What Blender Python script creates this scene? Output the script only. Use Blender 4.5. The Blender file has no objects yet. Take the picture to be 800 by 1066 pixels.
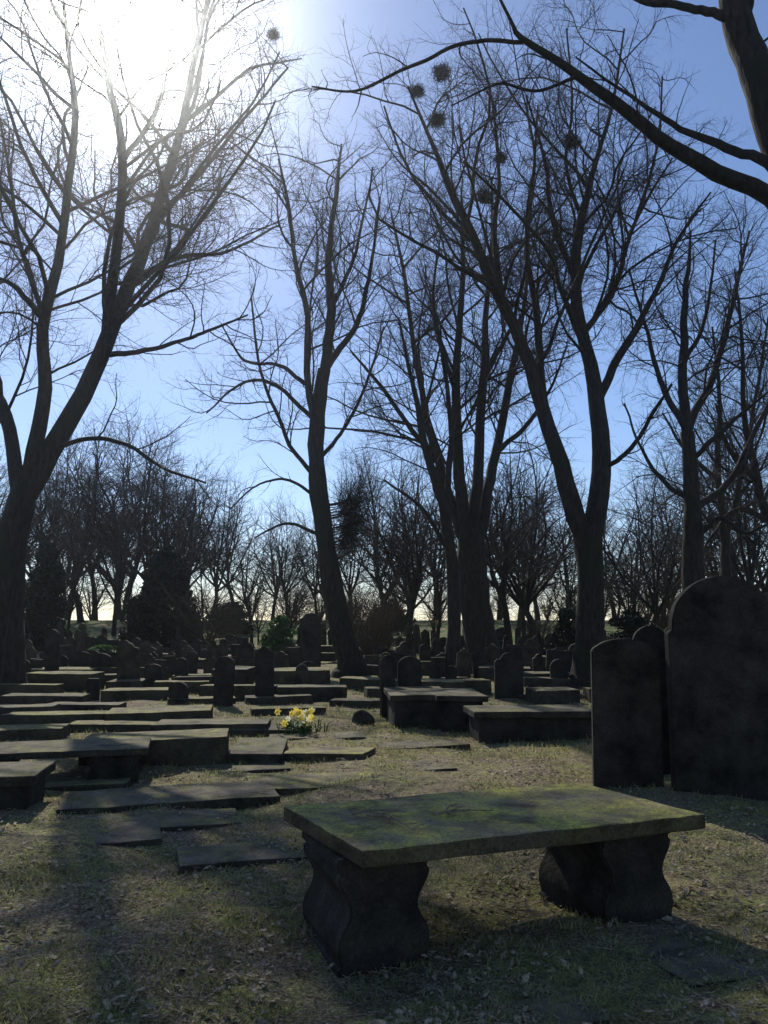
import bpy, bmesh, math, random
import numpy as np
from mathutils import Vector, Matrix, noise
random.seed(7)
sc=bpy.context.scene
COL=sc.collection
# ------------------------------------------------------------------ camera
H=1.6; PITCH=math.radians(8); F=28/36*1066
cs,sn=math.cos(PITCH),math.sin(PITCH)
cam=bpy.data.cameras.new("camera"); co=bpy.data.objects.new("camera",cam); COL.objects.link(co)
cam.sensor_fit='VERTICAL'; cam.sensor_height=36; cam.lens=28; cam.clip_end=3000; cam.clip_start=0.05
co.location=(0,0,H); co.rotation_euler=(math.radians(90)+PITCH,0,0)
sc.camera=co
sc.view_settings.view_transform='Standard'; sc.view_settings.look='None'; sc.view_settings.exposure=0

def terrain(x,y):
    y=np.asarray(y,float)
    q=np.clip(y-30,0,None)
    z=np.where(q<50,0.0007*q*q,1.75+.25*(1-np.exp(-(q-50)*.07/.25)))
    return z
def ray(px,py):
    r=(px-400)/F; u=(533-py)/F
    return (r,cs-u*sn,sn+u*cs)
def at(px,py,D):
    d=ray(px,py); k=D/d[1]; return (d[0]*k,D,H+d[2]*k)
def gp(px,py,z=0.0):
    d=ray(px,py); k=(z-H)/d[2]; return (d[0]*k,d[1]*k,z)
def gd(px,D):
    z=float(terrain(0,D)); k=(px-400)/F*D/ (cs+0.12*sn)
    return (k,D,z)
# ------------------------------------------------------------------ helpers
def link(o,parent=None):
    COL.objects.link(o)
    if parent is not None: o.parent=parent
    return o
def tag(o,label,cat,group=None):
    o["label"]=label; o["category"]=cat
    if group: o["group"]=group
def mesh_np(name,V,Q,mat,smooth=True,nper=4):
    me=bpy.data.meshes.new(name)
    V=np.asarray(V,np.float32); Q=np.asarray(Q,np.int32)
    me.vertices.add(len(V)); me.vertices.foreach_set("co",V.ravel())
    me.loops.add(Q.size); me.loops.foreach_set("vertex_index",Q.ravel())
    me.polygons.add(len(Q))
    me.polygons.foreach_set("loop_start",np.arange(len(Q),dtype=np.int32)*nper)
    me.polygons.foreach_set("loop_total",np.full(len(Q),nper,np.int32))
    if smooth: me.polygons.foreach_set("use_smooth",np.ones(len(Q),bool))
    me.update(calc_edges=True)
    me.materials.append(mat)
    return me
# ------------------------------------------------------------------ materials
def newmat(name):
    m=bpy.data.materials.new(name); m.use_nodes=True
    nt=m.node_tree; b=nt.nodes["Principled BSDF"]
    return m,nt,b
def N(nt,t,**k):
    n=nt.nodes.new(t)
    for a,v in k.items(): setattr(n,a,v)
    return n
def noise_tex(nt,vec,scale,detail=4,rough=.6):
    n=N(nt,'ShaderNodeTexNoise'); n.inputs['Scale'].default_value=scale
    n.inputs['Detail'].default_value=detail; n.inputs['Roughness'].default_value=rough
    if vec is not None: nt.links.new(vec,n.inputs['Vector'])
    return n.outputs['Fac']
def ramp(nt,fac,stops):
    r=N(nt,'ShaderNodeValToRGB'); e=r.color_ramp.elements
    while len(e)<len(stops): e.new(0.5)
    for i,(p,c) in enumerate(stops):
        e[i].position=p; e[i].color=(*c,1) if len(c)==3 else c
    nt.links.new(fac,r.inputs['Fac']); return r.outputs['Color']
def mix(nt,fac,a,b,mode='MIX'):
    m=N(nt,'ShaderNodeMix',data_type='RGBA',blend_type=mode)
    for s,v in (('Factor',fac),('A',a),('B',b)):
        i=[q for q in m.inputs if q.name==s and (q.type=='RGBA' or s=='Factor') and q.enabled][0] if s!='Factor' else m.inputs[0]
        if isinstance(v,bpy.types.NodeSocket): nt.links.new(v,i)
        elif isinstance(v,(int,float)): i.default_value=v
        else: i.default_value=(*v,1)
    return [q for q in m.outputs if q.type=='RGBA'][0]
def bump(nt,b,fac,strength=.5,dist=.02,prev=None):
    n=N(nt,'ShaderNodeBump'); n.inputs['Strength'].default_value=strength; n.inputs['Distance'].default_value=dist
    nt.links.new(fac,n.inputs['Height'])
    if prev is not None: nt.links.new(prev,n.inputs['Normal'])
    nt.links.new(n.outputs['Normal'],b.inputs['Normal']); return n.outputs['Normal']
def geopos(nt): return N(nt,'ShaderNodeNewGeometry').outputs['Position']

def bark_mat(name,dark,light,green=(0.022,0.025,0.013)):
    m,nt,b=newmat(name); p=geopos(nt)
    mp=N(nt,'ShaderNodeMapping'); mp.inputs['Scale'].default_value=(1,1,.22); nt.links.new(p,mp.inputs['Vector'])
    n1=noise_tex(nt,mp.outputs['Vector'],14,3,.7); n2=noise_tex(nt,p,1.3,1)
    c=ramp(nt,n1,[(.35,dark),(.65,light)])
    g=ramp(nt,n2,[(.5,(0,0,0)),(.7,(1,1,1))])
    c=mix(nt,g,c,green)
    nt.links.new(c,b.inputs['Base Color']); b.inputs['Roughness'].default_value=.9
    b.inputs['Specular IOR Level'].default_value=.15
    bump(nt,b,n1,.9,.03); return m
M_bark=bark_mat("bark",(0.012,0.010,0.008),(0.042,0.035,0.028))
def plain_mat(name,c1,c2,scale=3,rough=.8,spec=.3,trans=None,detail=1):
    m,nt,b=newmat(name); p=geopos(nt)
    n=noise_tex(nt,p,scale,detail)
    c=ramp(nt,n,[(.3,c1),(.7,c2)])
    nt.links.new(c,b.inputs['Base Color']); b.inputs['Roughness'].default_value=rough
    b.inputs['Specular IOR Level'].default_value=spec
    if trans:
        t=N(nt,'ShaderNodeBsdfTranslucent'); nt.links.new(c,t.inputs['Color'])
        mx=N(nt,'ShaderNodeMixShader'); mx.inputs[0].default_value=trans
        nt.links.new(b.outputs[0],mx.inputs[1]); nt.links.new(t.outputs[0],mx.inputs[2])
        nt.links.new(mx.outputs[0],nt.nodes['Material Output'].inputs['Surface'])
    return m
def diff_mat(name,c):
    m=bpy.data.materials.new(name); m.use_nodes=True; nt=m.node_tree; nt.nodes.clear()
    o=N(nt,'ShaderNodeOutputMaterial'); d=N(nt,'ShaderNodeBsdfDiffuse'); oi=N(nt,'ShaderNodeObjectInfo')
    cc=ramp(nt,oi.outputs['Random'],[(0,tuple(q*.8 for q in c)),(1,tuple(q*1.25 for q in c))]); nt.links.new(cc,d.inputs['Color'])
    nt.links.new(d.outputs[0],o.inputs['Surface']); return m
M_twig=diff_mat("twig_bark",(0.055,0.044,0.034))
M_twighazed=diff_mat("hazed_far_twig_bark",(0.075,0.064,0.055))  # colour lightened to imitate distance haze on far twigs
M_shrub=diff_mat("shrub_twig_bark",(0.06,0.048,0.036))
M_ever=plain_mat("evergreen_leaves",(0.006,0.011,0.005),(0.016,0.026,0.010),5,.6,.15,.08)
M_leaf=plain_mat("laurel_leaves",(0.025,0.06,0.014),(0.07,0.13,0.03),5,.45,.4,.4)
M_blade=plain_mat("grass_blades",(0.10,0.105,0.03),(0.42,0.40,0.17),7,.7,.25,.45,2)
M_litter=plain_mat("leaf_litter",(0.07,0.05,0.03),(0.55,0.44,0.3),45,.8,.2,.2,2)
M_dleaf=plain_mat("daffodil_leaf",(0.03,0.08,0.02),(0.06,0.13,0.03),8,.5,.4,.3)
M_dry=plain_mat("dry_twig_bark",(0.13,0.1,0.075),(0.26,0.21,0.15),30,.8,.2)
M_yel=plain_mat("daffodil_petal",(0.8,0.6,0.06),(0.85,0.74,0.2),30,.5,.3,.35)
M_cream=plain_mat("cream_petal",(0.75,0.72,0.5),(0.85,0.83,0.65),30,.5,.3,.35)

def stone_mat(name,dark,light,moss=(0.06,0.07,0.022),mossamt=.5,rough=.9,lich=.35,brk=.05,side_shade=.4):
    m,nt,b=newmat(name); p=geopos(nt)
    geo=N(nt,'ShaderNodeNewGeometry')
    n1=noise_tex(nt,p,3.1,5,.7); n2=noise_tex(nt,p,60,3,.7); n3=noise_tex(nt,p,3.3,5,.7); n4=noise_tex(nt,p,17,4,.75)
    c=ramp(nt,n1,[(.32,dark),(.68,light)])
    c=mix(nt,.7,c,ramp(nt,n2,[(.3,(.2,.2,.2)),(.7,(1,1,1))]),'MULTIPLY')
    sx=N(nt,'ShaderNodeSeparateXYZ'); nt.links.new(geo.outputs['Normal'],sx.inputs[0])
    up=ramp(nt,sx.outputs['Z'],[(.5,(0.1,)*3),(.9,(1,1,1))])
    c=mix(nt,1.0,c,ramp(nt,sx.outputs['Z'],[(.5,(side_shade,)*3),(.9,(1,1,1))]),'MULTIPLY')  # backlit shade put into the colour: upright faces darker than tops
    mm=ramp(nt,n3,[(.64-.3*mossamt,(0,0,0)),(.74-.2*mossamt,(1,1,1))])
    fac=mix(nt,1.0,up,mm,'MULTIPLY')
    m4=ramp(nt,n4,[(.40,(brk,)*3),(.58,(1,1,1))])
    fac=mix(nt,1.0,fac,m4,'MULTIPLY')
    mo=ramp(nt,n2,[(.3,tuple(q*.5 for q in moss)),(.7,tuple(min(1,q*1.3) for q in moss))])
    c=mix(nt,fac,c,mo)
    l=ramp(nt,noise_tex(nt,p,13,2,.5),[(.68,(0,0,0)),(.72,(lich,)*3)])
    c=mix(nt,mix(nt,1.0,l,up,'MULTIPLY'),c,(0.25,0.25,0.19))
    nt.links.new(c,b.inputs['Base Color']); b.inputs['Roughness'].default_value=rough
    b.inputs['Specular IOR Level'].default_value=.12
    n=bump(nt,b,n2,.6,.006); bump(nt,b,n4,.7,.02,n); return m
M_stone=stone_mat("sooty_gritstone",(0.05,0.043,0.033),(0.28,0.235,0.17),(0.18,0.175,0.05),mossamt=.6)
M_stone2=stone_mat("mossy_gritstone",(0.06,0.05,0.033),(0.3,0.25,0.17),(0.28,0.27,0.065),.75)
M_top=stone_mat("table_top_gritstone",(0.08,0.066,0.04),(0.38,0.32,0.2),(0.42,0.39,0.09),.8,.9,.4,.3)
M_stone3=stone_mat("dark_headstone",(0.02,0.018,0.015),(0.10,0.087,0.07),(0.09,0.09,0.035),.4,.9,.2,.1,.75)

# ground
m,nt,b=newmat("cemetery_ground"); p=geopos(nt)
nA=noise_tex(nt,p,1.1,5,.65); nB=noise_tex(nt,p,9,5,.75); nC=noise_tex(nt,p,55,3,.8); nD=noise_tex(nt,p,.25,2)
soil=ramp(nt,nC,[(.32,(0.055,0.042,0.026)),(.5,(0.22,0.17,0.105)),(.68,(0.56,0.46,0.31))])
grass=ramp(nt,nC,[(.3,(0.075,0.08,0.024)),(.5,(0.23,0.23,0.075)),(.72,(0.46,0.44,0.18))])
gm=ramp(nt,nA,[(.42,(0,0,0)),(.55,(1,1,1))])
gm2=ramp(nt,nB,[(.42,(.1,)*3),(.58,(1,1,1))])
c=mix(nt,mix(nt,1.0,gm,gm2,'MULTIPLY'),soil,grass)
c=mix(nt,1.0,c,ramp(nt,nB,[(.3,(.5,)*3),(.6,(1,1,1))]),'MULTIPLY')
sx=N(nt,'ShaderNodeSeparateXYZ'); nt.links.new(p,sx.inputs[0])
mr=N(nt,'ShaderNodeMapRange'); mr.inputs['From Min'].default_value=26; mr.inputs['From Max'].default_value=60
nt.links.new(sx.outputs['Y'],mr.inputs['Value'])
lawn=ramp(nt,nB,[(.3,(0.035,0.06,0.014)),(.7,(0.11,0.16,0.04))])
lf=mix(nt,1.0,mr.outputs[0],ramp(nt,nD,[(.4,(.25,)*3),(.6,(1,1,1))]),'MULTIPLY')
c=mix(nt,lf,c,lawn)
nt.links.new(c,b.inputs['Base Color']); b.inputs['Roughness'].default_value=.9; b.inputs['Specular IOR Level'].default_value=.1
n=bump(nt,b,nC,.9,.014); bump(nt,b,nB,1.0,.07,n)
M_ground=m
# ------------------------------------------------------------------ ground sheet
rg=np.random.default_rng(3)
waves=[(rg.uniform(0,2*np.pi),rg.uniform(.6,12),rg.uniform(0,6.28)) for _ in range(26)]
def bumps(x,y):
    z=0
    for a,k,ph in waves: z=z+np.sin((np.cos(a)*x+np.sin(a)*y)*k+ph)*(.009/ (0.5+k*.2))
    return z
u=np.linspace(-1,1,420); gx=np.sinh(u*5.2)/np.sinh(5.2)*500
v=np.linspace(0,1,520); gy=-6+ (np.sinh(v*5.4)/np.sinh(5.4))*900
X,Y=np.meshgrid(gx,gy); Z=terrain(X,Y)+bumps(X,Y)
near=np.exp(-(X**2+(Y-4)**2)/80)
Z=Z+near*rg.normal(0,.004,Z.shape)
V=np.stack([X,Y,Z],-1).reshape(-1,3); W=len(gx)
i,j=np.meshgrid(np.arange(len(gy)-1),np.arange(W-1),indexing='ij'); a=(i*W+j).ravel()
g=link(bpy.data.objects.new("ground",mesh_np("ground",V,np.stack([a,a+1,a+W+1,a+W],-1),M_ground)))
g["kind"]="structure"; g["label"]="brown mossy cemetery ground with leaf litter and rough grass"

# ------------------------------------------------------------------ tree machinery
def nrm(a): return a/np.maximum(np.linalg.norm(a,axis=-1,keepdims=True),1e-9)
def tubes(P,R,s):
    n,K,_=P.shape
    T=nrm(np.gradient(P,axis=1)); mt=nrm(P[:,-1]-P[:,0])
    ref=np.where(np.abs(mt[:,2:3])>.8,np.array([[1.,0,0]]),np.array([[0,0,1.]]))[:,None,:]
    U=nrm(np.cross(T,np.broadcast_to(ref,T.shape))); Wv=np.cross(T,U)
    an=np.arange(s)/s*2*np.pi
    V=P[:,:,None,:]+R[:,:,None,None]*(np.cos(an)[None,None,:,None]*U[:,:,None,:]+np.sin(an)[None,None,:,None]*Wv[:,:,None,:])
    V=V.reshape(-1,3)
    b=(np.arange(n)*K*s)[:,None,None]; k=(np.arange(K-1)*s)[None,:,None]; q=np.arange(s)[None,None,:]; q2=(q+1)%s
    Q=np.stack([b+k+q,b+k+q2,b+k+s+q2,b+k+s+q],-1).reshape(-1,4)
    return V,Q
def join(parts):
    Vs=[];Qs=[];o=0
    for V,Q in parts: Vs.append(V);Qs.append(Q+o);o+=len(V)
    return np.concatenate(Vs),np.concatenate(Qs)
def lengths(P): return np.linalg.norm(np.diff(P,axis=1),axis=-1).sum(1)
def spawn(r,P,R,L,dens,t0,lenr,K,wander,trop,ang=(28,66),rk=(.004,.013)):
    n=np.maximum(1,np.round(L*dens*(1-t0)).astype(int)); N_=len(P); Kp=P.shape[1]
    idx=np.repeat(np.arange(N_),n); w=np.arange(len(idx))-np.repeat(np.cumsum(n)-n,n)
    t=t0+(1-t0)*(w+r.random(len(idx)))/n[idx]; t=np.clip(t,0,.995)
    f=t*(Kp-1); i=np.minimum(f.astype(int),Kp-2); fr=(f-i)[:,None]
    pos=P[idx,i]*(1-fr)+P[idx,i+1]*fr; rad=R[idx,i]*(1-fr[:,0])+R[idx,i+1]*fr[:,0]
    tan=nrm(P[idx,i+1]-P[idx,i]); rv=r.normal(size=pos.shape); rv[:,2]+=.15
    perp=nrm(rv-(rv*tan).sum(1,keepdims=True)*tan)
    a=np.radians(r.uniform(ang[0],ang[1],len(idx)))[:,None]
    d=nrm(np.cos(a)*tan+np.sin(a)*perp)
    ln=L[idx]*lenr*(1-.45*t)*r.uniform(.55,1.35,len(idx))
    r0=np.minimum(rad*.72,rk[0]+rk[1]*ln)
    pts=[pos]; st=(ln/(K-1))[:,None]
    curl=r.normal(size=d.shape)*wander
    for k in range(K-1):
        pts.append(pts[-1]+d*st)
        if k%2==1: curl=r.normal(size=d.shape)*wander
        d=nrm(d+curl+r.normal(size=d.shape)*wander*.5+np.array([0,0,trop]))
    P2=np.stack(pts,1); R2=r0[:,None]*np.linspace(1,.35,K)[None,:]
    return P2,R2,ln
def catmull(pts,K):
    pts=np.asarray(pts,float)
    p=np.vstack([2*pts[0]-pts[1],pts,2*pts[-1]-pts[-2]])
    out=[]
    n=len(pts)-1
    for q in np.linspace(0,n-1e-6,K):
        i=int(q);t=q-i
        a,b_,c_,d_=p[i],p[i+1],p[i+2],p[i+3]
        out.append(.5*((2*b_)+(-a+c_)*t+(2*a-5*b_+4*c_-d_)*t*t+(-a+3*b_-3*c_+d_)*t**3))
    return np.array(out)
def finish_tree(r,limbs,K=26,dens=(2.3,3.5,5.4,6.2),trop=.045,wander=.14,rk=(.0019,.0068),lenr=(.44,.5,.56,.64)):
    trunk=[];P=[];R=[];t0=[];
    for pts,rad,st,mult in limbs:
        q=catmull(np.column_stack([pts,rad]),K); pp=q[:,:3].copy(); rr=np.maximum(q[:,3],.008)
        amp=np.minimum(rr*.35,.045)[:,None]
        if st is not None:
            wv=r.normal(size=(K,3)); wv=(wv+np.roll(wv,1,0)+np.roll(wv,-1,0))/1.7; wv[0]=0
            pp+=wv*amp*.6
        V,Q=tubes(pp[None],rr[None],14 if st is None else 8)
        if st is None:
            V=V+np.array([list(noise.noise_vector(Vector(v)*2.2)) for v in V])*np.repeat(rr,14)[:,None]*.22
        trunk.append((V,Q))
        if st is not None: P.append(pp);R.append(rr);t0.append((st,mult))
    L1=[]
    for pp,rr,(st,mult) in zip(P,R,t0):
        L=lengths(pp[None]); L1.append(spawn(r,pp[None],rr[None],L,dens[0]*mult,st,lenr[0],9,wander,trop,rk=(rk[0]+.001,rk[1]*1.45)))
    P1=np.concatenate([a[0] for a in L1]);R1=np.concatenate([a[1] for a in L1]);LL1=np.concatenate([a[2] for a in L1])
    LL1=np.minimum(LL1,4.5)
    P2,R2,LL2=spawn(r,P1,R1,LL1,dens[1],.12,lenr[1],7,wander*1.2,trop,rk=rk)
    P3,R3,LL3=spawn(r,P2,R2,LL2,dens[2],.12,lenr[2],4,wander*1.5,trop*.6,rk=rk)
    P4,R4,LL4=spawn(r,P3,R3,LL3,dens[3],.15,lenr[3],3,wander*1.5,trop*.6,rk=rk)
    trunk.append(tubes(P1,R1,5))
    crown=[tubes(P2,R2,4),tubes(P3,R3,3),tubes(P4,R4,3)]
    return join(trunk),join(crown)
def make_tree(name,label,base,tr,cr,cat="tree",group=None):
    e=link(bpy.data.objects.new(name,None)); e.location=base; e.empty_display_size=.5
    off=np.array(base)
    for nm,(V,Q),mt in (("trunk",tr,M_bark),("crown",cr,M_twig)):
        o=link(bpy.data.objects.new(nm,mesh_np(nm,V-off,Q,mt)),e)
    tag(e,label,cat,group); return e
def hero(label,D,limbs,seed,group="bare cemetery trees",**kw):
    r=np.random.default_rng(seed); L=[]
    base=None
    for spec in limbs:
        pts=spec['p']; d0=spec.get('a',0); d1=spec.get('b',0); n=len(pts)
        P=[];R=[]
        for i,(px,py,w) in enumerate(pts):
            dd=D+d0+(d1-d0)*(i/(n-1))
            P.append(at(px,py,dd)); R.append(w/2*dd/F)
        if spec.get('trunk'):
            z=float(terrain(0,D)); x0,y0=P[0][0],P[0][1]
            P[0]=(x0,y0,z+.35)
            P=[(x0,y0,z-.25),(x0,y0,z+.02)]+P; R=[R[0]*1.75,R[0]*1.45]+R
            base=(x0,y0,z)
            L.append((P,R,None,0))
        else: L.append((P,R,spec.get('s',.12),spec.get('m',1.0)))
    tr,cr=finish_tree(r,L,**kw)
    return make_tree("bare_tree",label,base,tr,cr,group=group)

def l(p,a=0,b=0,s=.12,m=1.0): return dict(p=p,a=a,b=b,s=s,m=m)
def t(p): return dict(p=p,trunk=True)
hero("tall bare tree with leaning forked trunk among ledger stones",19,[
 t([(4,722,40),(7,640,34),(13,560,31),(28,505,28)]),
 l([(27,515,19),(45,420,16),(49,335,13),(66,235,10),(78,130,8),(70,40,5),(60,-60,2)],0,-2.5,.2),
 l([(27,515,25),(70,440,21),(106,370,19),(134,300,16),(160,228,13),(184,150,10),(203,60,7),(225,-40,3)],0,2,.3),
 l([(108,368,13),(120,270,12),(128,165,10),(114,85,8),(100,5,6),(90,-90,3)],.8,-3,.15),
 l([(22,520,17),(2,430,14),(-45,340,12),(-90,220,8),(-110,90,4)],0,1.5,.2),
 l([(108,370,7),(165,362,5),(215,345,3.5),(258,328,2)],.8,-1,.15,1.2),
 l([(134,300,7),(180,270,5),(235,262,3.5),(290,235,2)],1.2,4,.15,1.2),
 l([(55,470,6),(90,457,5),(130,462,4.5),(170,487,3.5),(215,503,2)],.2,-2,.3,.6),
 l([(47,335,8),(18,300,6),(-15,285,4),(-60,270,2)],-.6,-2,.2,1.2),
 l([(160,228,7),(200,190,5),(250,130,3.5),(300,70,2)],1.3,3,.15,1.2),
 l([(66,235,6),(30,170,4.5),(5,100,3.5),(-20,30,2)],-1.3,-3,.1,1.2),
 l([(130,165,6),(165,110,4.5),(180,30,3)],-1,0,.1,1.2),
 l([(47,335,6),(20,250,5),(10,180,3.5),(-5,90,2)],-1,1,.15,1.2),
],11)
hero("slender leaning bare tree beside a dark headstone",25,[
 t([(366,706,27),(352,640,23),(340,570,20),(331,500,18),(330,440,17),(338,385,14)]),
 l([(338,390,12),(345,320,10),(342,260,7),(350,200,5),(356,150,2)],0,1,.1),
 l([(333,460,9),(320,400,7.5),(320,330,6.5),(307,270,5),(300,210,4),(290,165,2)],0,-2,.15),
 l([(332,500,5.5),(305,468,4.5),(288,430,4),(270,380,3),(262,310,2)],0,1.5,.2),
 l([(338,385,8),(372,335,6),(386,280,4),(396,205,2)],0,-1,.1),
 l([(318,400,5),(290,380,4),(255,375,3),(232,340,1.5)],-.8,0,.1),
 l([(345,320,6),(368,270,4),(385,195,2)],.3,2,.1),
 l([(331,480,5),(362,440,4),(385,390,3),(400,340,2)],0,2,.2),
 l([(340,560,4),(300,545,3),(265,560,1.5)],0,-1,.2),
 l([(335,520,4),(300,500,3),(268,505,2),(240,530,1.5)],0,-1,.2),
 l([(330,440,5),(285,400,4),(250,400,3),(215,430,1.5)],0,1,.2),
],12,lenr=(.48,.52,.56,.64))
hero("massive multi-stemmed bare tree with thick bole",29,[
 t([(506,694,38),(496,640,32),(492,590,31),(490,545,28)]),
 l([(484,560,14),(477,480,12),(474,400,9),(479,330,7),(482,260,5),(480,195,2)],0,-2.5,.2,.7),
 l([(492,560,14),(499,470,11),(504,390,9),(507,320,6),(512,250,4),(512,185,2)],0,1,.2,.7),
 l([(498,560,13),(517,470,10),(531,400,8),(544,330,5),(552,255,2)],0,3,.2,.7),
 l([(482,560,12),(457,480,10),(441,420,7),(430,350,5),(420,280,4),(408,225,2)],0,1,.2,1),
 l([(455,480,7),(420,435,5),(395,400,4),(365,365,2)],.4,-2,.1),
 l([(505,390,6),(535,340,4),(570,300,2)],.5,-1,.1,.8),
 l([(472,400,6),(452,330,4),(455,260,2)],-1.4,1,.1,.9),
 l([(517,470,6),(550,440,5),(575,400,3),(590,360,2)],1,2,.1,.9),
],13)
hero("slim dark bare tree beside a thicker trunk",26,[
 t([(472,700,17),(473,640,14),(470,580,12),(462,525,11)]),
 l([(462,525,10),(442,460,8),(430,400,5),(415,330,2)],0,-1,.1),
 l([(464,530,8),(470,450,6),(462,380,4),(450,300,2)],0,1.5,.1,.6),
 l([(470,580,5),(440,530,4),(400,500,2)],0,1,.1)],14)
hero("tall bare sycamore with trunk forking low, rook nests above",20.7,[
 t([(612,712,34),(615,650,29),(614,590,28),(612,548,30)]),
 l([(608,556,22),(588,500,19),(569,440,16),(548,370,14),(520,310,12),(492,250,10),(470,200,8),(450,150,5),(425,90,2)],0,-2,.3,.9),
 l([(616,556,23),(625,490,21),(620,420,18),(607,350,14),(599,290,12),(606,230,10),(620,170,6),(638,110,4),(650,30,2)],0,1.5,.3,.9),
 l([(622,420,10),(648,365,9),(680,310,6),(705,250,4),(740,200,2)],.6,-1.5,.15,1.3),
 l([(569,440,10),(562,380,9),(558,320,8),(549,260,6),(555,190,4),(560,110,2)],-.6,2.5,.15,.7),
 l([(598,290,7),(576,230,6),(568,170,4),(548,100,2)],.9,-1,.1,.7),
 l([(606,350,8),(640,300,6),(662,230,4),(700,165,2)],.8,4,.1,1.3),
 l([(520,310,7),(515,240,6),(520,180,4),(512,100,2)],-1,1,.1,.7),
 l([(490,250,6),(455,215,4),(422,170,3),(400,110,2)],-1.4,-3,.1),
 l([(625,490,6),(655,470,5),(680,430,4),(700,400,2)],.3,-2,.1),
 l([(605,230,5),(590,170,4),(596,110,3),(590,30,2)],1.2,0,.1,.8),
 l([(662,230,4),(685,150,3),(690,80,2)],2.5,3,.1,1.3),
],15)
hero("bare tree with dense twiggy crown behind rounded headstones",24,[
 t([(722,690,26),(722,600,22),(721,530,18),(716,450,14)]),
 l([(716,455,13),(711,380,10),(713,310,7),(720,240,2)],0,-1,.1),
 l([(722,530,9),(760,500,7),(790,440,5),(820,380,2)],0,1,.15),
 l([(716,450,8),(690,400,6),(672,340,4),(655,280,2)],0,-2,.1),
 l([(718,445,9),(746,380,7),(764,310,5),(780,240,2)],0,2,.1),
 l([(710,380,6),(735,330,4),(745,250,2)],-.5,1,.1),
 l([(722,520,6),(690,500,5),(665,460,3),(650,420,2)],0,1,.1),
 l([(720,480,6),(750,450,5),(785,420,3),(810,400,2)],0,-2,.1),
 l([(722,560,6),(750,540,5),(775,555,4),(800,545,2)],0,-2,.1)],16,trop=.03,dens=(2.8,4.2,5.6,6.6))
hero("bare tree with spreading arching limbs",27,[
 t([(826,690,24),(822,620,20),(812,570,17)]),
 l([(812,570,12),(788,500,9),(775,430,6),(772,350,4),(765,280,2)],0,-1,.1),
 l([(812,570,12),(828,480,10),(825,400,7),(815,310,2)],0,1,.1),
 l([(805,545,7),(770,530,6),(740,560,3),(725,590,2)],0,-2,.1),
 l([(788,500,7),(758,465,5),(745,420,2)],-.4,-1,.1)],17,trop=.04)
hero("slim bare tree with ascending limbs among the graves",31,[
 t([(757,672,15),(757,620,12),(755,560,10)]),
 l([(755,565,9),(747,490,7),(750,420,5),(742,340,2)],0,-1,.1),
 l([(755,565,8),(775,480,6),(788,410,4),(800,330,2)],0,1,.1),
 l([(748,500,5),(715,470,4),(690,430,2)],0,1,.1)],19,trop=.06)
hero("large overhanging bare tree with thick dark limbs",9,[
 t([(985,760,60),(945,620,54),(900,420,50),(852,260,44)]),
 l([(851,265,44),(818,170,40),(790,90,37),(768,10,34),(745,-120,26),(740,-300,14),(730,-480,4)],0,.6,.35,.5),
 l([(862,285,24),(805,200,20),(745,176,18),(695,148,15),(648,110,13),(598,76,10),(545,42,7),(530,18,4),(500,-40,2)],0,-1,.3,.6),
 l([(545,44,5),(485,45,4.5),(430,68,4),(372,94,3),(325,90,2)],-.9,-.4,.15,1.1),
 l([(805,175,13),(755,150,10),(705,132,7),(650,95,4),(600,60,2)],0,.8,.3,.8),
 l([(768,20,12),(715,8,9),(655,-4,7),(590,-30,3)],.2,1.2,.25,.9),
 l([(745,-120,14),(640,-200,10),(520,-260,6),(420,-330,2)],.4,-1.5,.1,.6),
 l([(600,80,4.5),(560,95,3.5),(520,88,3),(470,110,1.5)],-.8,-1.3,.15,1.0),
],18,dens=(1.8,2.8,4.4,5.4),wander=.15,trop=.03,lenr=(.3,.45,.52,.55),rk=(.002,.0065))

# background trees: variants
def variant(seed,Ht,spread,dens):
    r=np.random.default_rng(seed); L=[]
    fh=Ht*r.uniform(.12,.3); lean=r.normal(0,.4,2)
    L.append(([(0,0,-.2),(0,0,.1),(lean[0]*.3,lean[1]*.3,fh*.5),(lean[0],lean[1],fh)],[.28,.23,.18,.15],None,0))
    n=r.integers(5,9)
    for i in range(n):
        a=i/n*6.28+r.uniform(-.5,.5); rr=spread*r.uniform(.4,1.0)*(1 if i>1 else .3); hh=Ht*(1-.4*(rr/spread)**2)*r.uniform(.8,1)
        z0=fh*r.uniform(.75,1.0)
        p=[]
        for q in (0,.25,.5,.75,1):
            k=q**.85
            p.append((lean[0]*z0/fh+math.cos(a)*rr*k+r.normal(0,.3)*q,lean[1]*z0/fh+math.sin(a)*rr*k+r.normal(0,.3)*q,z0+(hh-z0)*(q**1.1)))
        L.append((p,[.11,.085,.06,.038,.012],.12,1.0))
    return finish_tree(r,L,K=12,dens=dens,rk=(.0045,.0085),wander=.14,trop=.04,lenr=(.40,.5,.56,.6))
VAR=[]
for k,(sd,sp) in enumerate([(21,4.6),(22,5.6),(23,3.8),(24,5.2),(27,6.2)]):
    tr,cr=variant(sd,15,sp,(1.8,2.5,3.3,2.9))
    VAR.append((mesh_np("trunk",*tr,M_bark),mesh_np("crown",*cr,M_twighazed)))
def bgtree(k,loc,s,rot,label="tall bare winter tree on the rising lawn"):
    e=link(bpy.data.objects.new("bare_tree",None)); e.location=loc; e.rotation_euler=(0,0,rot); w_=random.uniform(.85,1.3); e.scale=(s*w_,s*w_*random.uniform(.95,1.05),s)
    for nm,me in zip(("trunk","crown"),VAR[k]): link(bpy.data.objects.new(nm,me),e)
    tag(e,label,"tree","bare trees at the cemetery edge")
def bg(px,D,toppx,k=None):
    x,y,z=gd(px,D); ht=H+(650-toppx)/F*D-z
    bgtree(random.randrange(5) if k is None else k,(x,y,z-.1),ht/15,random.uniform(0,6.28))
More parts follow.
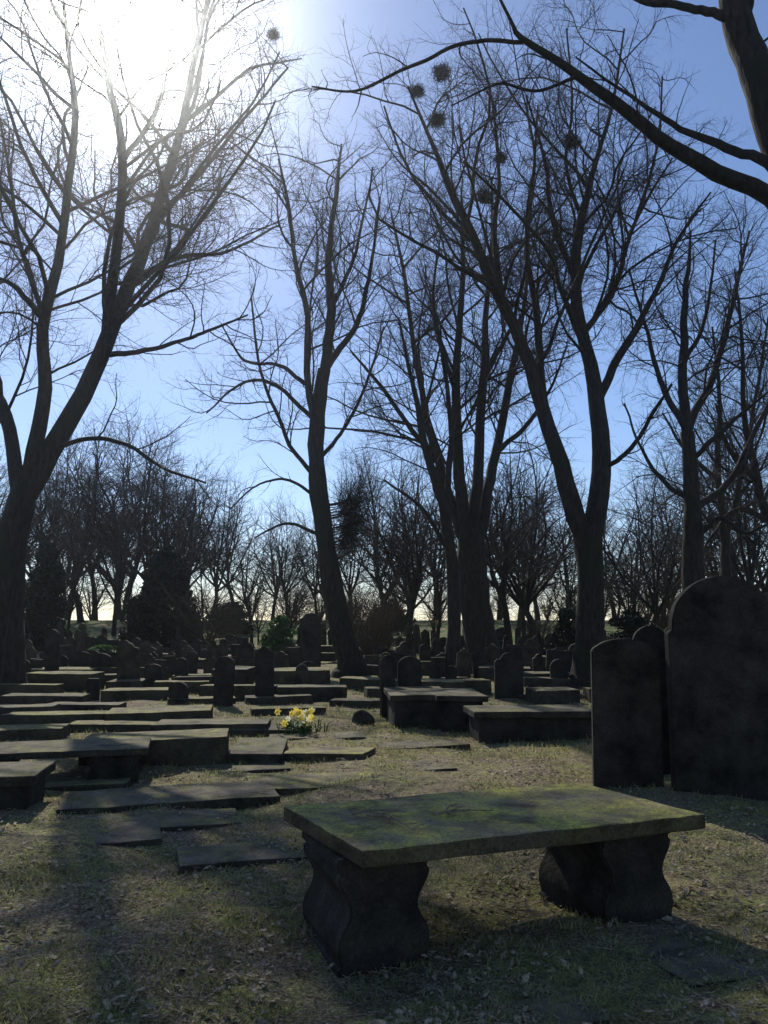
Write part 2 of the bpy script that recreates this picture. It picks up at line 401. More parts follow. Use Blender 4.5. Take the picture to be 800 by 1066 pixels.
for px,D,tp in [(120,62,490),(72,58,540),(45,92,432),(100,95,414),(150,90,424),(5,88,446),(-30,74,445),(192,92,450),(225,80,484),(262,72,530),(300,92,510),
   (210,58,540),(330,85,505),(365,74,500),(400,88,470),(425,60,490),(455,92,450),(545,54,490),(520,98,450),(245,100,482),
   (590,94,490),(650,56,540),(690,92,480),(740,72,440),(790,64,410),(835,80,420),(500,82,440),
   (70,118,418),(125,118,412),(172,120,434),(560,122,470),(640,118,490),(305,55,575),
   (455,48,490),(590,48,540),(700,50,480),(540,70,440),(-60,95,430),(660,66,500),(765,48,420),(270,50,600),
   (85,80,424),(130,82,418),(55,84,438),(165,84,438),(405,50,450),(560,46,430),(675,44,450),(530,42,410),(425,44,440),(780,44,380)]:
    bg(px,D,tp)
for i in range(12):
    px=-20+i*72+random.uniform(-20,20); bg(px,random.uniform(128,155),(510 if px>250 else 460)+random.uniform(0,60))

# ------------------------------------------------------------------ foliage masses
def leafmass(r,n,shape,size):
    P=shape(r,n); d1=nrm(r.normal(size=(n,3))); d2=nrm(np.cross(d1,r.normal(size=(n,3))))
    s=(size*r.uniform(.6,1.3,n))[:,None]
    V=np.stack([P-d1*s*.5,P+d2*s*.28,P+d1*s*.5,P-d2*s*.28],1).reshape(-1,3)
    return V,np.arange(4*n).reshape(-1,4)
def lumpy(w,h,taper,z0=0):
    def f(r,n):
        k=60; cz=r.random(k)**.9; rad=(1-cz)**taper*np.minimum(1,(cz+.1)*5)
        ca=r.uniform(0,6.28,k); cr=rad*w*r.uniform(.45,.95,k)
        C=np.stack([np.cos(ca)*cr,np.sin(ca)*cr,z0+cz*h],1)
        i=r.integers(0,k,n); q=nrm(r.normal(size=(n,3)))*(r.random((n,1))**.35)
        return C[i]+q*np.array([w*.36,w*.36,h*.11])*(0.5+rad[i][:,None]*.7)
    return f
def bushobj(name,label,cat,loc,w,h,taper,n,size,mat,seed,z0=.1,group=None):
    r=np.random.default_rng(seed)
    e=link(bpy.data.objects.new(name,None)); e.location=loc
    V,Q=leafmass(r,n,lumpy(w,h,taper,z0),size)
    link(bpy.data.objects.new("crown",mesh_np("crown",V,Q,mat,False)),e)
    P=np.array([[(r.normal(0,.04),r.normal(0,.04),-.1),(0,0,h*.3),(r.normal(0,.1),r.normal(0,.1),h*.8)] for _ in range(4)])
    R=np.tile([[.09,.07,.02]],(4,1))*max(.4,w/1.5)
    V,Q=tubes(P,R,7); link(bpy.data.objects.new("trunk",mesh_np("trunk",V,Q,M_bark)),e)
    tag(e,label,cat,group)
x,y,z=gd(46,44); bushobj("yew_tree","dark columnar evergreen yew behind distant headstones","tree",(x,y,z),1.2,5.6,.4,18000,.24,M_ever,31)
x,y,z=gd(10,56); bushobj("yew_tree","dark columnar evergreen yew behind distant headstones","tree",(x,y,z),1.3,5.6,.45,12000,.26,M_ever,32)
x,y,z=gd(172,44); bushobj("holly_tree","dark broad evergreen holly behind distant headstones","tree",(x,y,z),2.0,5.4,.5,30000,.24,M_ever,33)
x,y,z=gd(292,33); bushobj("laurel_bush","bright green leafy laurel bush beside a headstone","bush",(x,y,z),.9,1.75,.5,5500,.13,M_leaf,34)
x,y,z=gd(590,34); bushobj("holly_bush","dark green holly bush behind a tree trunk","bush",(x,y,z),.8,2.1,.5,5000,.12,M_ever,35)
x,y,z=gd(112,34); bushobj("laurel_bush","low green bush between headstones","bush",(x,y,z),1.1,.6,.4,4000,.12,M_leaf,36)
x,y,z=gd(655,42); bushobj("holly_bush","dark evergreen bush beneath bare trees","bush",(x,y,z),1.6,2.0,.5,8000,.15,M_ever,37)
x,y,z=gd(240,62); bushobj("holly_bush","dark evergreen bush beneath bare trees","bush",(x,y,z),2.0,2.4,.5,9000,.2,M_ever,38)
x,y,z=gd(405,58); bushobj("holly_bush","dark evergreen bush beneath bare trees","bush",(x,y,z),2.0,2.4,.5,9000,.2,M_ever,39)
# dense twiggy growth on the centre tree
c0=np.array(at(368,530,25.2))
rr=np.random.default_rng(41)
Pp=[]
for i in range(34):
    z0=rr.uniform(-1.8,.2); e_=np.array([rr.normal(.22,.46),rr.normal(0,.4),z0+rr.uniform(.7,1.9)])
    Pp.append([(-.8+.1*z0*-.2,0,z0),(-.4,rr.normal(0,.15),z0+.08),((-.4+e_[0])/2+.1,e_[1]*.7,z0+.35),tuple(e_)])
Pq=np.stack([catmull(q,9) for q in Pp]); Rq=np.tile(np.linspace(.022,.006,9),(len(Pp),1))
a1=spawn(rr,Pq,Rq,lengths(Pq),6,.25,.5,6,.2,.2,rk=(.003,.009)); a2=spawn(rr,a1[0],a1[1],a1[2],9,.1,.62,5,.2,.15,rk=(.003,.008)); a3=spawn(rr,a2[0],a2[1],a2[2],9,.1,.65,3,.25,.1,rk=(.003,.007))
e=link(bpy.data.objects.new("twig_cluster",None)); e.location=c0
link(bpy.data.objects.new("twigs",mesh_np("twigs",*join([tubes(a2[0],a2[1],3),tubes(a3[0],a3[1],3)]),M_bark)),e)
link(bpy.data.objects.new("stem",mesh_np("stem",*join([tubes(Pq,Rq,6),tubes(a1[0],a1[1],4)]),M_bark)),e)
tag(e,"dense dark upswept twig growth on a slender tree trunk","plant")
# bare shrubs
def shrubmesh(seed,h,n=14,droop=-.02):
    r=np.random.default_rng(seed); a=r.uniform(0,6.28,n); s=r.uniform(.2,.75,n)*h*.8
    P=np.stack([catmull([(0,0,-.05),(math.cos(q)*w*.4,math.sin(q)*w*.4,h*.45),(math.cos(q)*w,math.sin(q)*w,h*r.uniform(.7,1))],10) for q,w in zip(a,s)])
    R=np.tile(np.linspace(.022,.006,10),(n,1)); L=lengths(P)
    a1=spawn(r,P,R,L,4.5,.1,.42,7,.2,droop,rk=(.002,.009)); a2=spawn(r,a1[0],a1[1],a1[2],6,.1,.5,5,.2,droop,rk=(.002,.009)); a3=spawn(r,a2[0],a2[1],a2[2],6,.1,.55,3,.2,droop,rk=(.002,.009))
    return mesh_np("thicket",*join([tubes(P,R,5),tubes(a1[0],a1[1],4),tubes(a2[0],a2[1],3),tubes(a3[0],a3[1],3)]),M_shrub)
SH=[shrubmesh(50,2.6),shrubmesh(51,3.2),shrubmesh(52,2.2,18,-.08)]
SL=[(0,385,31,1.1),(1,402,36,1.1),(1,370,40,1.1),(2,215,40,1.6),(2,178,52,1.5),(0,560,42,1.0),(1,690,46,1.2),(0,330,46,1.2),(1,150,50,1.1)]
for i in range(12):
    SL.append((random.randrange(3),200+i*50+random.uniform(-10,10),random.uniform(52,70),random.uniform(.9,1.6)))
for i in range(22):
    SL.append((random.randrange(3),-10+i*38+random.uniform(-10,10),random.uniform(84,104),random.uniform(1.6,2.5)))
for k,px,D,s in SL:
    x,y,z=gd(px,D); o=link(bpy.data.objects.new("bare_shrub",SH[k])); o.location=(x,y,z); o.scale=(s*1.35,s*1.35,s); o.rotation_euler=(0,0,random.uniform(0,6))
    tag(o,"leafless twiggy brown shrub among the graves","shrub","bare shrubs")
# rook nests
def nestmesh(seed):
    r=np.random.default_rng(seed); n=520
    c=nrm(r.normal(size=(n,3)))*(r.random((n,1))**.6)*np.array([.22,.22,.15])+r.normal(size=(n,3))*.05; d=nrm(np.cross(c+1e-3,r.normal(size=(n,3)))+r.normal(size=(n,3))*.6)
    ln=r.uniform(.08,.28,n)[:,None]
    P=np.stack([c-d*ln*.6,c+r.normal(size=(n,3))*.015,c+d*ln*.6],1); R=np.full((n,3),.0055)
    return mesh_np("nest",*tubes(P,R,3),M_bark)
NM=[nestmesh(60),nestmesh(61)]
for q,(px,py,D) in enumerate([(435,95,19.2),(456,125,19.4),(460,76,19.8),(521,165,20.2),(505,205,21),(595,148,21.5),(285,36,22)]):
    o=link(bpy.data.objects.new("bird_nest",NM[q%2])); o.location=at(px,py,D); o.rotation_euler=(0,0,q); s=.75+.12*(q%3); o.scale=(s,s,s)
    tag(o,"round dark stick nest high in bare branches","bird nest","rook nests")

# ------------------------------------------------------------------ stonework
def finish_bm(bm,name,mat,nz=.006,ns=5,seed=0,smooth=False,low=1.2):
    for v in bm.verts:
        q=v.co+Vector((seed*3.1,seed,0))
        v.co+=noise.noise_vector(q*ns)*nz+noise.noise_vector(q*ns*.3)*nz*low
    bmesh.ops.recalc_face_normals(bm,faces=bm.faces)
    me=bpy.data.meshes.new(name); bm.to_mesh(me); bm.free(); me.materials.append(mat)
    if smooth:
        for p_ in me.polygons: p_.use_smooth=True
    return me
def box_bm(bm,l_,w,h,z0=0,cuts=6,bev=.012,cx=0,cy=0,tap=1.0,shear=0):
    r=bmesh.ops.create_cube(bm,size=1); vs=r['verts']
    for v in vs:
        k=tap if v.co.z>0 else 1
        v.co=Vector((cx+v.co.x*l_*k-shear*v.co.y*w,cy+v.co.y*w*k,z0+(v.co.z+.5)*h))
    es=list({e for v in vs for e in v.link_edges})
    bmesh.ops.bevel(bm,geom=es,offset=bev,segments=2,affect='EDGES',profile=.6)
    if cuts:
        long=[e for e in bm.edges if e.calc_length()>min(l_,w)*.5]
        bmesh.ops.subdivide_edges(bm,edges=long,cuts=cuts,use_grid_fill=True)
def slab_mesh(name,l_,w,h,mat,seed=0,bev=.015,nz=.01,cuts=10,ns=4,shear=0):
    bm=bmesh.new(); box_bm(bm,l_,w,h,0,cuts,bev,shear=shear); return finish_bm(bm,name,mat,nz,ns,seed)
def prism(profile,thick,bev=.012):
    bm=bmesh.new(); vs=[bm.verts.new((x_,-thick/2,z_)) for x_,z_ in profile]
    f=bm.faces.new(vs); ex=bmesh.ops.extrude_face_region(bm,geom=[f]); 
    for v in ex['geom']:
        if isinstance(v,bmesh.types.BMVert): v.co.y+=thick
    bmesh.ops.recalc_face_normals(bm,faces=bm.faces)
    ed=[e for e in bm.edges if len(e.link_faces)==2 and e.calc_face_angle(0)>.9]
    if bev: bmesh.ops.bevel(bm,geom=ed,offset=bev,segments=2,affect='EDGES')
    return bm
def arc(cx,cz,r_,a0,a1,n): return [(cx+r_*math.cos(math.radians(a0+(a1-a0)*i/n)),cz+r_*math.sin(math.radians(a0+(a1-a0)*i/n))) for i in range(n+1)]
def prof(kind,w,h):
    a=w/2
    if kind=='round': return [(-a,-.15),(a,-.15)]+arc(0,h-a,a,0,180,20)
    if kind=='big':
        r_=a*.93; return [(-a,-.15),(a,-.15),(a,h-r_-.06),(r_,h-r_-.02)]+arc(0,h-r_,r_,3,177,26)+[(-r_,h-r_-.02),(-a,h-r_-.06)]
    if kind=='camber': 
        R_=(a*a+.12**2)/(2*.12)*1.0; th=math.degrees(math.asin(min(1,a/R_)))
        return [(-a,-.15),(a,-.15)]+arc(0,h-R_,R_,90-th,90+th,14)
    if kind=='shoulder':
        r_=a*.62; return [(-a,-.15),(a,-.15),(a,h-r_*1.1),(a*.9,h-r_*.85),(r_,h-r_*.75)]+arc(0,h-r_,r_,20,160,16)+[(-r_,h-r_*.75),(-a*.9,h-r_*.85),(-a,h-r_*1.1)]
    if kind=='gothic':
        pts=[(-a,-.15),(a,-.15)]; 
        hh=w*.8
        for i in range(11): 
            q=i/10; pts.append((a*math.cos(q*math.pi/2)**.8 if q<1 else 0,h-hh+hh*math.sin(q*math.pi/2)**1.15))
        return pts+[(-x_,z_) for x_,z_ in reversed(pts[2:-1])]
    return [(-a,-.15),(a,-.15),(a,h),(-a,h)]
def hs_mesh(kind,w,h,th,mat=None,seed=0):
    bm=prism(prof(kind,w,h),th); return finish_bm(bm,"headstone",mat or M_stone3,.006,6,seed)
def put(name,me,loc,rz=0,tilt=(0,0),label="",cat="",group=None,scale=1):
    o=link(bpy.data.objects.new(name,me)); o.location=loc; o.rotation_euler=(math.radians(tilt[0]),math.radians(tilt[1]),math.radians(rz))
    if scale!=1: o.scale=(scale,)*3
    tag(o,label,cat,group); return o

def support_mesh(w,h,th,mat,seed=0):
    k=[(0,1.04),(.07,1.04),(.09,.98),(.13,.98),(.2,1.03),(.3,1.02),(.38,.95),(.45,.84),(.51,.78),(.57,.77),(.63,.81),(.7,.91),(.77,1.0),(.83,1.03),(.86,.98),(.89,.98),(.91,1.07),(1,1.07)]
    out=catmull([(a_*h,b_*w/2,0) for a_,b_ in k],54)
    pr=[(b_,a_) for a_,b_,_ in out]; pr=pr+[(-x_,z_) for x_,z_ in reversed(pr)]
    bm=prism(pr,th,.01); return finish_bm(bm,"support",mat,.004,7,seed)
def table_tomb(loc,rot,L_,W_,HT,th,label,mt,seed=0,span=(-.6,.6),group=None,sth=.4,sink=.06,wk=.8,shear=0):
    e=link(bpy.data.objects.new("table_tomb",None)); e.location=loc; e.rotation_euler=(0,0,math.radians(rot))
    s=link(bpy.data.objects.new("top_slab",slab_mesh("top_slab",L_,W_,th,mt,seed,.012,.005,22,9,shear)),e); s.location=(0,0,HT-th); s["label"]="mossy worn flat top slab"
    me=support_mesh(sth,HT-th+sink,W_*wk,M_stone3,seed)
    for sg in span:
        o=link(bpy.data.objects.new("support",me),e); o.location=(sg,0,-sink-.002)
    tag(e,label,"tomb",group); return e
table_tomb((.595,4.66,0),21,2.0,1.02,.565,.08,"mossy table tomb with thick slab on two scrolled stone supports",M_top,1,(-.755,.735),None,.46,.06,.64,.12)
for px,py,z,L_,W_,rot,sd in [(58,776,.34,1.9,.85,14,3)]:
    x,y,_=gp(px,py,z); table_tomb((x,y,0),rot,L_,W_,z,.07,"low table tomb with dark slab over shaded gap",M_stone,sd,(-.6,.6),"low table tombs",.5)
LED=[ # px,py,top z,len,wid,rot,thick
 (165,765,.31,1.7,.75,12,.42),
 (178,826,.04,1.9,.8,15,.2),(335,811,.03,1.5,.65,16,.2),(258,886,.018,1.0,.5,14,.2),(165,853,.005,1.3,.5,14,.2),
 (270,776,.13,.7,1.2,8,.2),(342,781,.09,1.1,.65,-12,.2),(222,751,.15,1.75,.75,6,.22),(168,738,.22,1.85,.8,5,.26),
 (48,723,.22,1.6,.65,4,.3),(150,717,.24,1.6,.65,5,.3),(440,774,.03,1.2,.5,14,.2),(250,713,.28,1.6,.7,2,.36),(325,714,.3,1.6,.75,4,.4),
 (60,742,.17,1.6,.65,6,.26),(10,735,.22,1.6,.65,6,.3),(300,736,.1,1.4,.55,9,.2),(100,702,.28,1.6,.65,3,.35),(210,702,.28,1.6,.65,3,.35),
 (565,700,.3,1.6,.7,-3,.4),(470,708,.3,1.7,.8,3,.4),(575,722,.12,1.6,.65,5,.2),(650,716,.3,1.6,.65,0,.35),(400,800,.008,1.6,.6,16,.15),
 (210,726,.13,1.3,.55,12,.3),(380,728,.12,1.4,.6,-4,.3),(120,752,.1,1.4,.55,10,.3),(330,765,.03,1.5,.55,10,.3),(215,790,.03,1.4,.55,12,.3),
 (560,745,.03,1.4,.55,10,.1),(80,870,.0,1.4,.6,16,.15),(90,732,.14,1.3,.55,3,.3),(30,712,.25,1.4,.55,3,.4),(290,724,.16,1.4,.55,8,.3),(190,709,.26,1.4,.55,8,.4),(410,716,.2,1.4,.55,6,.3),
 (60,812,.04,1.5,.65,14,.3),(250,798,.02,1.2,.5,14,.3),(20,757,.16,1.4,.55,8,.3),(275,757,.08,1.1,.55,4,.3),
 (800,985,.004,1.4,.55,18,.2),(505,1062,.004,1.0,.35,18,.2)]
for i,(px,py,z,L_,W_,rot,th) in enumerate(LED):
    x,y,_=gp(px,py,z)
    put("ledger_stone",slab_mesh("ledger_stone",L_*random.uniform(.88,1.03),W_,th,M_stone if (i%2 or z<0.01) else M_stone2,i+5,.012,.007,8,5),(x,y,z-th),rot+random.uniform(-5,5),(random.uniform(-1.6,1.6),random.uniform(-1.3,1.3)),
        "worn flat ledger stone lying in rough ground" if z<.15 else "raised rectangular grave slab on a low base","grave slab","ledger stones")
def chest(px,py,L_,W_,h,rot,label,sd):
    x,y,_=gp(px,py,0)
    e=link(bpy.data.objects.new("chest_tomb",None)); e.location=(x,y,0); e.rotation_euler=(0,0,math.radians(rot))
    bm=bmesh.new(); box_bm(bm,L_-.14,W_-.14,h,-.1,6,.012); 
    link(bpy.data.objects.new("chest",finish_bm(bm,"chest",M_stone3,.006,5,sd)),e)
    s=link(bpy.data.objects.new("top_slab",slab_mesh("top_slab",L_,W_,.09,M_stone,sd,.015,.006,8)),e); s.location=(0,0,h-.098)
    tag(e,label,"tomb","chest tombs")
chest(434,752,1.0,1.7,.52,4,"box shaped dark chest tomb with flat lid",71)
chest(474,754,.8,1.5,.52,4,"box shaped dark chest tomb with flat lid",72)
chest(552,768,1.75,.9,.42,4,"wide low chest tomb with overhanging lid",73)
chest(0,838,.75,.8,.32,10,"low square chest tomb in deep shade",74)
def hs(px,basepy,wpx,toppx,kind,rz,tilt,label,th=.12,mat=None,sd=0):
    x,y,_=gp(px,basepy,0); w=wpx*y/F/ (ray(px,basepy)[1]) *1.0
    top=at(px,toppx,y)[2]
    put("headstone",hs_mesh(kind,w,top,th,mat,sd),(x,y,0),rz,tilt,label,"gravestone","upright headstones")
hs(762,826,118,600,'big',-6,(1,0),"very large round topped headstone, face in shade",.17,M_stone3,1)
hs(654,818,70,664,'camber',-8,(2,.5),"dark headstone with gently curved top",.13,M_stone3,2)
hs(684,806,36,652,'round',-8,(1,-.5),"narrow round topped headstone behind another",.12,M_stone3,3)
hs(232,736,20,683,'round',4,(1,2),"small upright headstone behind ledger stones",.12,None,4)
hs(276,733,19,673,'shoulder',-5,(-2,-2),"slightly leaning shouldered headstone",.12,None,5)
hs(323,707,22,638,'gothic',5,(0,0),"tall dark headstone beside a tree",.15,None,6)
hs(404,746,15,682,'round',20,(0,-1),"narrow dark headstone among ledger stones",.12,None,7)
hs(426,744,25,683,'camber',5,(1,1),"squat dark headstone beside chest tombs",.13,None,8)
hs(530,729,30,679,'shoulder',0,(0,1),"broad dark headstone by chest tombs",.13,None,9)
hs(186,734,20,709,'camber',0,(5,0),"short stump of a headstone",.13,None,10)
hs(97,728,12,706,'flat',0,(3,0),"short stump of a headstone",.13,None,11)
hs(583,715,18,686,'round',0,(1,-2),"small upright headstone near a tree trunk",.12,None,12)
hs(54,712,14,655,'round',0,(1,-2),"narrow upright headstone near a tree trunk",.12,None,13)
x,y,_=gp(375,752)
bm=bmesh.new(); bmesh.ops.create_icosphere(bm,subdivisions=3,radius=.17)
for v in bm.verts: v.co=Vector((v.co.x,v.co.y*.7,v.co.z*.75+.07))
o=link(bpy.data.objects.new("stone_fragment",finish_bm(bm,"stone_fragment",M_stone,.07,4,3,True))); o.location=(x,y,0); tag(o,"small broken lump of weathered gravestone","rock")
KV=[hs_mesh(k,w,h,.13,m_,20+i) for i,(k,w,h,m_) in enumerate([('round',.56,1.15,None),('shoulder',.62,1.25,M_stone),('gothic',.5,1.4,None),('camber',.65,.95,M_stone3),('flat',.55,1.0,None),('round',.7,1.45,M_stone3),('gothic',.42,1.7,M_stone)])]
OB=bmesh.new(); box_bm(OB,.75,.75,.35,-.05,0,.02); box_bm(OB,.5,.5,.3,.301,0,.02); box_bm(OB,.34,.34,1.3,.602,0,.015,tap=.6); KV.append(finish_bm(OB,"headstone",M_stone3,.004,4,2))
rs=random.Random(5)
cnt=0
for row,D in enumerate([21,23,25.5,28,31,34,37,40.5,44,48,53,60]):
    px=-10
    while px<800:
        px+=rs.uniform(11,30)*(30/D)**.45*(.9 if px<260 or px>420 else 1.4)
        if D<30 and 330<px<400: continue
        if rs.random()<.28 or (D<23 and px>470) or (D<22 and rs.random()<.5): continue
        d=D+rs.uniform(-.9,.9); x,y,z=gd(px,d)
        k=rs.choice([0,0,1,2,3,3,4,5,6,7] if D>30 else [0,1,3,4]); cnt+=1
        if cnt>282: break
        put("headstone" if k!=7 else "obelisk_monument",KV[k],(x,y,z-.02),rs.uniform(-14,14),(rs.uniform(-6,6),rs.uniform(-6,6)),
            "weathered upright headstone in a cemetery row" if k!=7 else "stepped stone obelisk monument among headstones","gravestone","distant headstones",rs.uniform(.5,.95))
FL=[slab_mesh("ledger_stone",1.7,.8,.45,M_stone2,90,.02,.01,4),slab_mesh("ledger_stone",1.5,.7,.35,M_stone,91,.02,.01,4),slab_mesh("ledger_stone",.9,.8,.5,M_stone,92,.02,.01,4)]
for row,D in enumerate([16.5,18.5,20.5,23,26,29,33,38,43]):
    px=380 if D<20 else (30 if D<30 else 150)
    while px<760:
        px+=rs.uniform(32,58)*(24/D)
        if rs.random()<.18 or abs(px-612)<24 or abs(px-366)<24 or abs(px-495)<26: continue
        x,y,z=gd(px,D+rs.uniform(-.7,.7))
        put("ledger_stone",FL[rs.choice([0,1,1,2])],(x,y,z-rs.uniform(-.08,.3)),rs.uniform(-10,14),(rs.uniform(-3,3),rs.uniform(-2,2)),"raised rectangular grave slab on a low base","grave slab","ledger stones")

# ------------------------------------------------------------------ daffodils
def flowermesh(mt):
    Vs=[];Qs=[];o=0
    d=np.array([0,-1,.15]); d=d/np.linalg.norm(d); u_=nrm(np.cross(d,[0,0,1.])); w_=np.cross(u_,d); c=np.zeros(3)
    for k in range(6):
        a_=k/6*6.283; q=np.cos(a_)*u_+np.sin(a_)*w_; s_=np.cross(d,q)
        Vs+= [c,c+q*.028+s_*.018+d*.006,c+q*.055,c+q*.028-s_*.018+d*.006]; Qs.append([o,o+1,o+2,o+3]); o+=4
    for k in range(6):
        a_=k/6*6.283;b_=(k+1)/6*6.283
        f=lambda an,rr_,dd:c+(np.cos(an)*u_+np.sin(an)*w_)*rr_+d*dd
        Vs+=[f(a_,.012,0),f(b_,.012,0),f(b_,.02,.035),f(a_,.02,.035)]; Qs.append([o,o+1,o+2,o+3]); o+=4
    return mesh_np("flower",np.array(Vs),np.array(Qs),mt,False)
FM=[flowermesh(M_yel),flowermesh(M_cream)]
def daffs(loc,n,wd,seed,label):
    r=np.random.default_rng(seed); e=link(bpy.data.objects.new("daffodil_clump",None)); e.location=loc
    P=[];
    for i in range(n*4):
        b=r.normal(0,wd*.28,2); h=r.uniform(.1,.24); o=r.normal(0,.09,2)
        P.append(catmull([(b[0],b[1],-.02),(b[0]+o[0]*.3,b[1]+o[1]*.3,h*.7),(b[0]+o[0],b[1]+o[1],h*.9)],5))
    P=np.array(P); V,Q=tubes(P,np.tile(np.array([.007,.009,.008,.006,.002]),(len(P),1)),4)
    link(bpy.data.objects.new("leaves",mesh_np("leaves",V,Q,M_dleaf)),e)
    for i in range(n):
        o=link(bpy.data.objects.new("flower",FM[0 if i%5<3 else 1]),e)
        o.location=(r.normal(0,wd*.3),r.normal(0,wd*.28),r.uniform(.14,.36)); o.rotation_euler=(r.normal(0,.4),r.normal(0,.3),r.normal(0,.8)); s=r.uniform(.9,1.35); o.scale=(s,s,s)
    tag(e,label,"flowers")
x,y,_=gp(312,764); daffs((x,y,0),28,.5,5,"clump of yellow and cream daffodils beside ledger stones")

def ftwig(px,py,rot,seed,ln):
    r=np.random.default_rng(seed); x,y,z=gp(px,py,.578)
    P=np.array([catmull([(-ln/2,0,0),(-ln*.1,ln*.08,.01),(ln/2,-.02,.004)],9)]); R=np.linspace(.007,.003,9)[None]
    a=spawn(r,P,R,lengths(P),16,.1,.5,6,.12,0,rk=(.003,.005)); a[0][:,:,2]=np.abs(a[0][:,:,2])*.35
    b_=spawn(r,a[0],a[1],a[2],16,.1,.5,4,.12,0,rk=(.002,.003)); b_[0][:,:,2]=np.abs(b_[0][:,:,2])*.35
    o=link(bpy.data.objects.new("fallen_twig",mesh_np("fallen_twig",*join([tubes(P,R,5),tubes(a[0],a[1],4),tubes(b_[0],b_[1],3)]),M_dry))); o.location=(x,y,z); o.rotation_euler=(0,0,rot)
    tag(o,"small dry fallen twig lying on a mossy tomb slab","twig","fallen twigs")
ftwig(408,856,-.9,1,.42); ftwig(482,846,.3,2,.34); ftwig(470,842,1.4,3,.25); ftwig(395,846,.2,4,.3)

# ------------------------------------------------------------------ grass and litter
r=np.random.default_rng(70); n=150000
D=1.8+ (r.random(n)**1.7)*22; X=(r.random(n)-.5)*D*1.25
Y=D*3
cl=bumps(X*3+5,Y)+bumps(X*.8+3,D*.8)
keep=(cl+r.normal(0,.004,n))>.0; X=X[keep];D=D[keep];n=len(X)
Zg=terrain(X,D)+bumps(X,D); h=r.uniform(.012,.05,n)*(1+.5*(D>8)); a=r.uniform(0,6.28,n); w=r.uniform(.0015,.004,n)*(1+D*.12)
o=r.normal(0,.6,(n,2))*h[:,None]
V=np.stack([np.stack([X-np.cos(a)*w,D-np.sin(a)*w,Zg-.004],1),np.stack([X+np.cos(a)*w,D+np.sin(a)*w,Zg-.004],1),np.stack([X+o[:,0],D+o[:,1],Zg+h],1)],1).reshape(-1,3)
o_=link(bpy.data.objects.new("grass",mesh_np("grass",V,np.arange(3*n).reshape(-1,3),M_blade,False,3))); o_["kind"]="stuff"; o_["label"]="short rough grass and moss blades over the ground"; o_["category"]="grass"
n=80000; D=1.8+(r.random(n)**1.6)*20; X=(r.random(n)-.5)*D*1.25
keep=(bumps(X*2+9,D*2)+r.normal(0,.012,n))>-.008; X=X[keep];D=D[keep];n=len(X)
Zg=terrain(X,D)+bumps(X,D)+r.uniform(.002,.025,n)
d1=nrm(r.normal(size=(n,3))*np.array([1,1,.4])); d2=nrm(np.cross(d1,np.array([0,0,1.])+r.normal(size=(n,3))*.45)); s=(.005+.032*r.random(n)**3)[:,None]; c=np.stack([X,D,Zg],1)
V=np.stack([c-d1*s,c+d2*s*.45,c+d1*s,c-d2*s*.45],1).reshape(-1,3)
n2=3500; D=1.8+(r.random(n2)**1.5)*12; X=(r.random(n2)-.5)*D*1.25; c=np.stack([X,D,bumps(X,D)+.014],1); d=nrm(r.normal(size=(n2,3))*np.array([1,1,.12])); ln=(r.uniform(.02,.11,n2))[:,None]
P=np.stack([c-d*ln,c+r.normal(size=(n2,3))*.004,c+d*ln],1); V2,Q2=tubes(P,np.tile([[.0028,.0024,.0014]],(n2,1)),3)
V,Q=join([(V,np.arange(4*n).reshape(-1,4)),(V2,Q2)])
o_=link(bpy.data.objects.new("leaf_litter",mesh_np("leaf_litter",V,Q,M_litter,False))); o_["kind"]="stuff"; o_["label"]="dry brown leaf litter, sticks and bark chips"; o_["category"]="leaf litter"

# ------------------------------------------------------------------ light
s=Vector(ray(130,25)).normalized()
elev=math.asin(s.z); az=math.atan2(s.x,s.y)%(2*math.pi)
sun=bpy.data.lights.new("sun",'SUN'); sun.energy=5.0; sun.angle=math.radians(.5); sun.color=(1,.96,.87)
so=link(bpy.data.objects.new("sun",sun)); so.rotation_euler=s.to_track_quat('Z','Y').to_euler(); so.location=(-20,60,50)
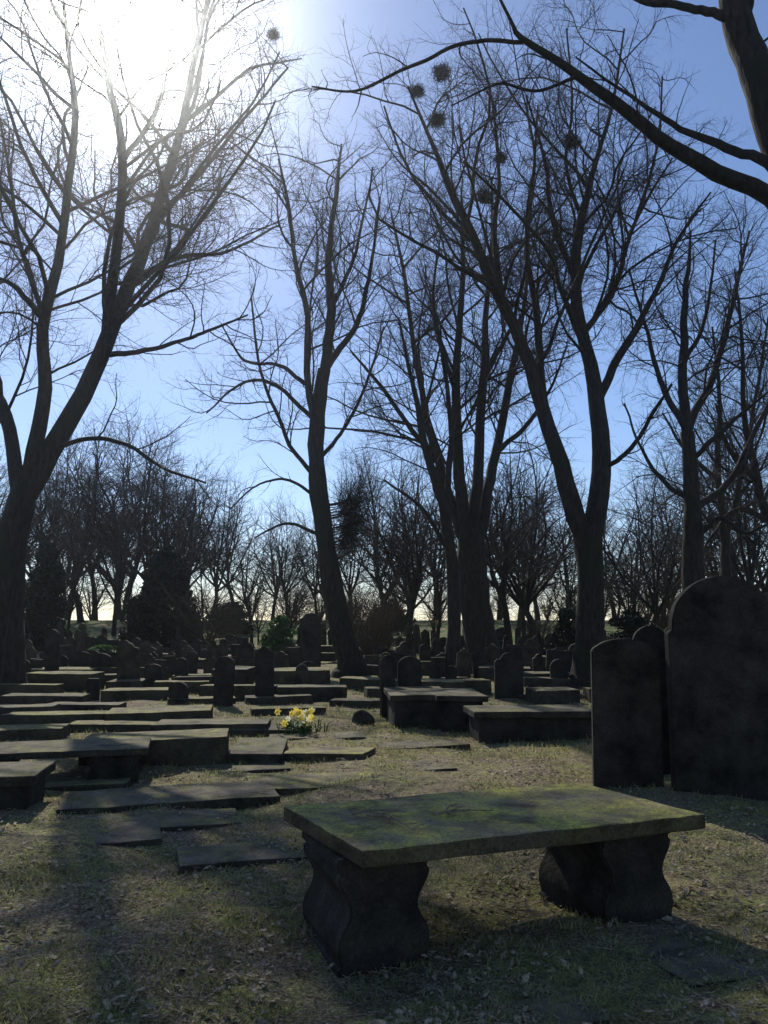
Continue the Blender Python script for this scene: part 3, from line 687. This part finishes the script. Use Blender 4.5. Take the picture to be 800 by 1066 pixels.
# added thin haze imitating lens bloom over the burial ground
hz=bpy.data.materials.new("bloom_scatter"); hz.use_nodes=True; nt=hz.node_tree; nt.nodes.clear()
o=N(nt,'ShaderNodeOutputMaterial'); vs=N(nt,'ShaderNodeVolumeScatter'); vs.inputs['Density'].default_value=.0011; vs.inputs['Anisotropy'].default_value=.92; vs.inputs['Color'].default_value=(.9,.95,1,1)
nt.links.new(vs.outputs[0],o.inputs['Volume'])
bm=bmesh.new(); bmesh.ops.create_cube(bm,size=1); me=bpy.data.meshes.new("bloom_haze"); bm.to_mesh(me); bm.free(); me.materials.append(hz)
o=link(bpy.data.objects.new("bloom_haze",me)); o.location=(0,10,14); o.scale=(80,36,34); o["kind"]="structure"; o["label"]="added thin haze in the air"
w=bpy.data.worlds.new("World"); sc.world=w; w.use_nodes=True; nt=w.node_tree; bgn=nt.nodes['Background']
sky=N(nt,'ShaderNodeTexSky',sky_type='NISHITA'); sky.sun_disc=False; sky.sun_elevation=elev; sky.sun_rotation=az; sky.air_density=1.0; sky.dust_density=.25; sky.ozone_density=2.2
bgn.inputs['Strength'].default_value=.112
tint=N(nt,'ShaderNodeVectorMath',operation='MULTIPLY'); nt.links.new(sky.outputs[0],tint.inputs[0]); tint.inputs[1].default_value=(.95,1.0,1.15)
tc=N(nt,'ShaderNodeTexCoord'); dp=N(nt,'ShaderNodeVectorMath',operation='DOT_PRODUCT'); nv=N(nt,'ShaderNodeVectorMath',operation='NORMALIZE')
nt.links.new(tc.outputs['Generated'],nv.inputs[0]); nt.links.new(nv.outputs[0],dp.inputs[0]); dp.inputs[1].default_value=s
mx0=N(nt,'ShaderNodeMath',operation='MAXIMUM'); nt.links.new(dp.outputs['Value'],mx0.inputs[0]); mx0.inputs[1].default_value=0
tot=None
for pw,am in ((500,80.0),(110,13.0),(16,.5)):
    q=N(nt,'ShaderNodeMath',operation='POWER'); nt.links.new(mx0.outputs[0],q.inputs[0]); q.inputs[1].default_value=pw
    z_=N(nt,'ShaderNodeMath',operation='MULTIPLY'); nt.links.new(q.outputs[0],z_.inputs[0]); z_.inputs[1].default_value=am
    if tot is None: tot=z_.outputs[0]
    else:
        ad=N(nt,'ShaderNodeMath',operation='ADD'); nt.links.new(tot,ad.inputs[0]); nt.links.new(z_.outputs[0],ad.inputs[1]); tot=ad.outputs[0]
cmb=N(nt,'ShaderNodeVectorMath',operation='SCALE'); cmb.inputs[0].default_value=(.93,.97,1.0); nt.links.new(tot,cmb.inputs['Scale'])
ad=N(nt,'ShaderNodeVectorMath',operation='ADD'); nt.links.new(tint.outputs[0],ad.inputs[0]); nt.links.new(cmb.outputs[0],ad.inputs[1])
nt.links.new(ad.outputs[0],bgn.inputs['Color'])
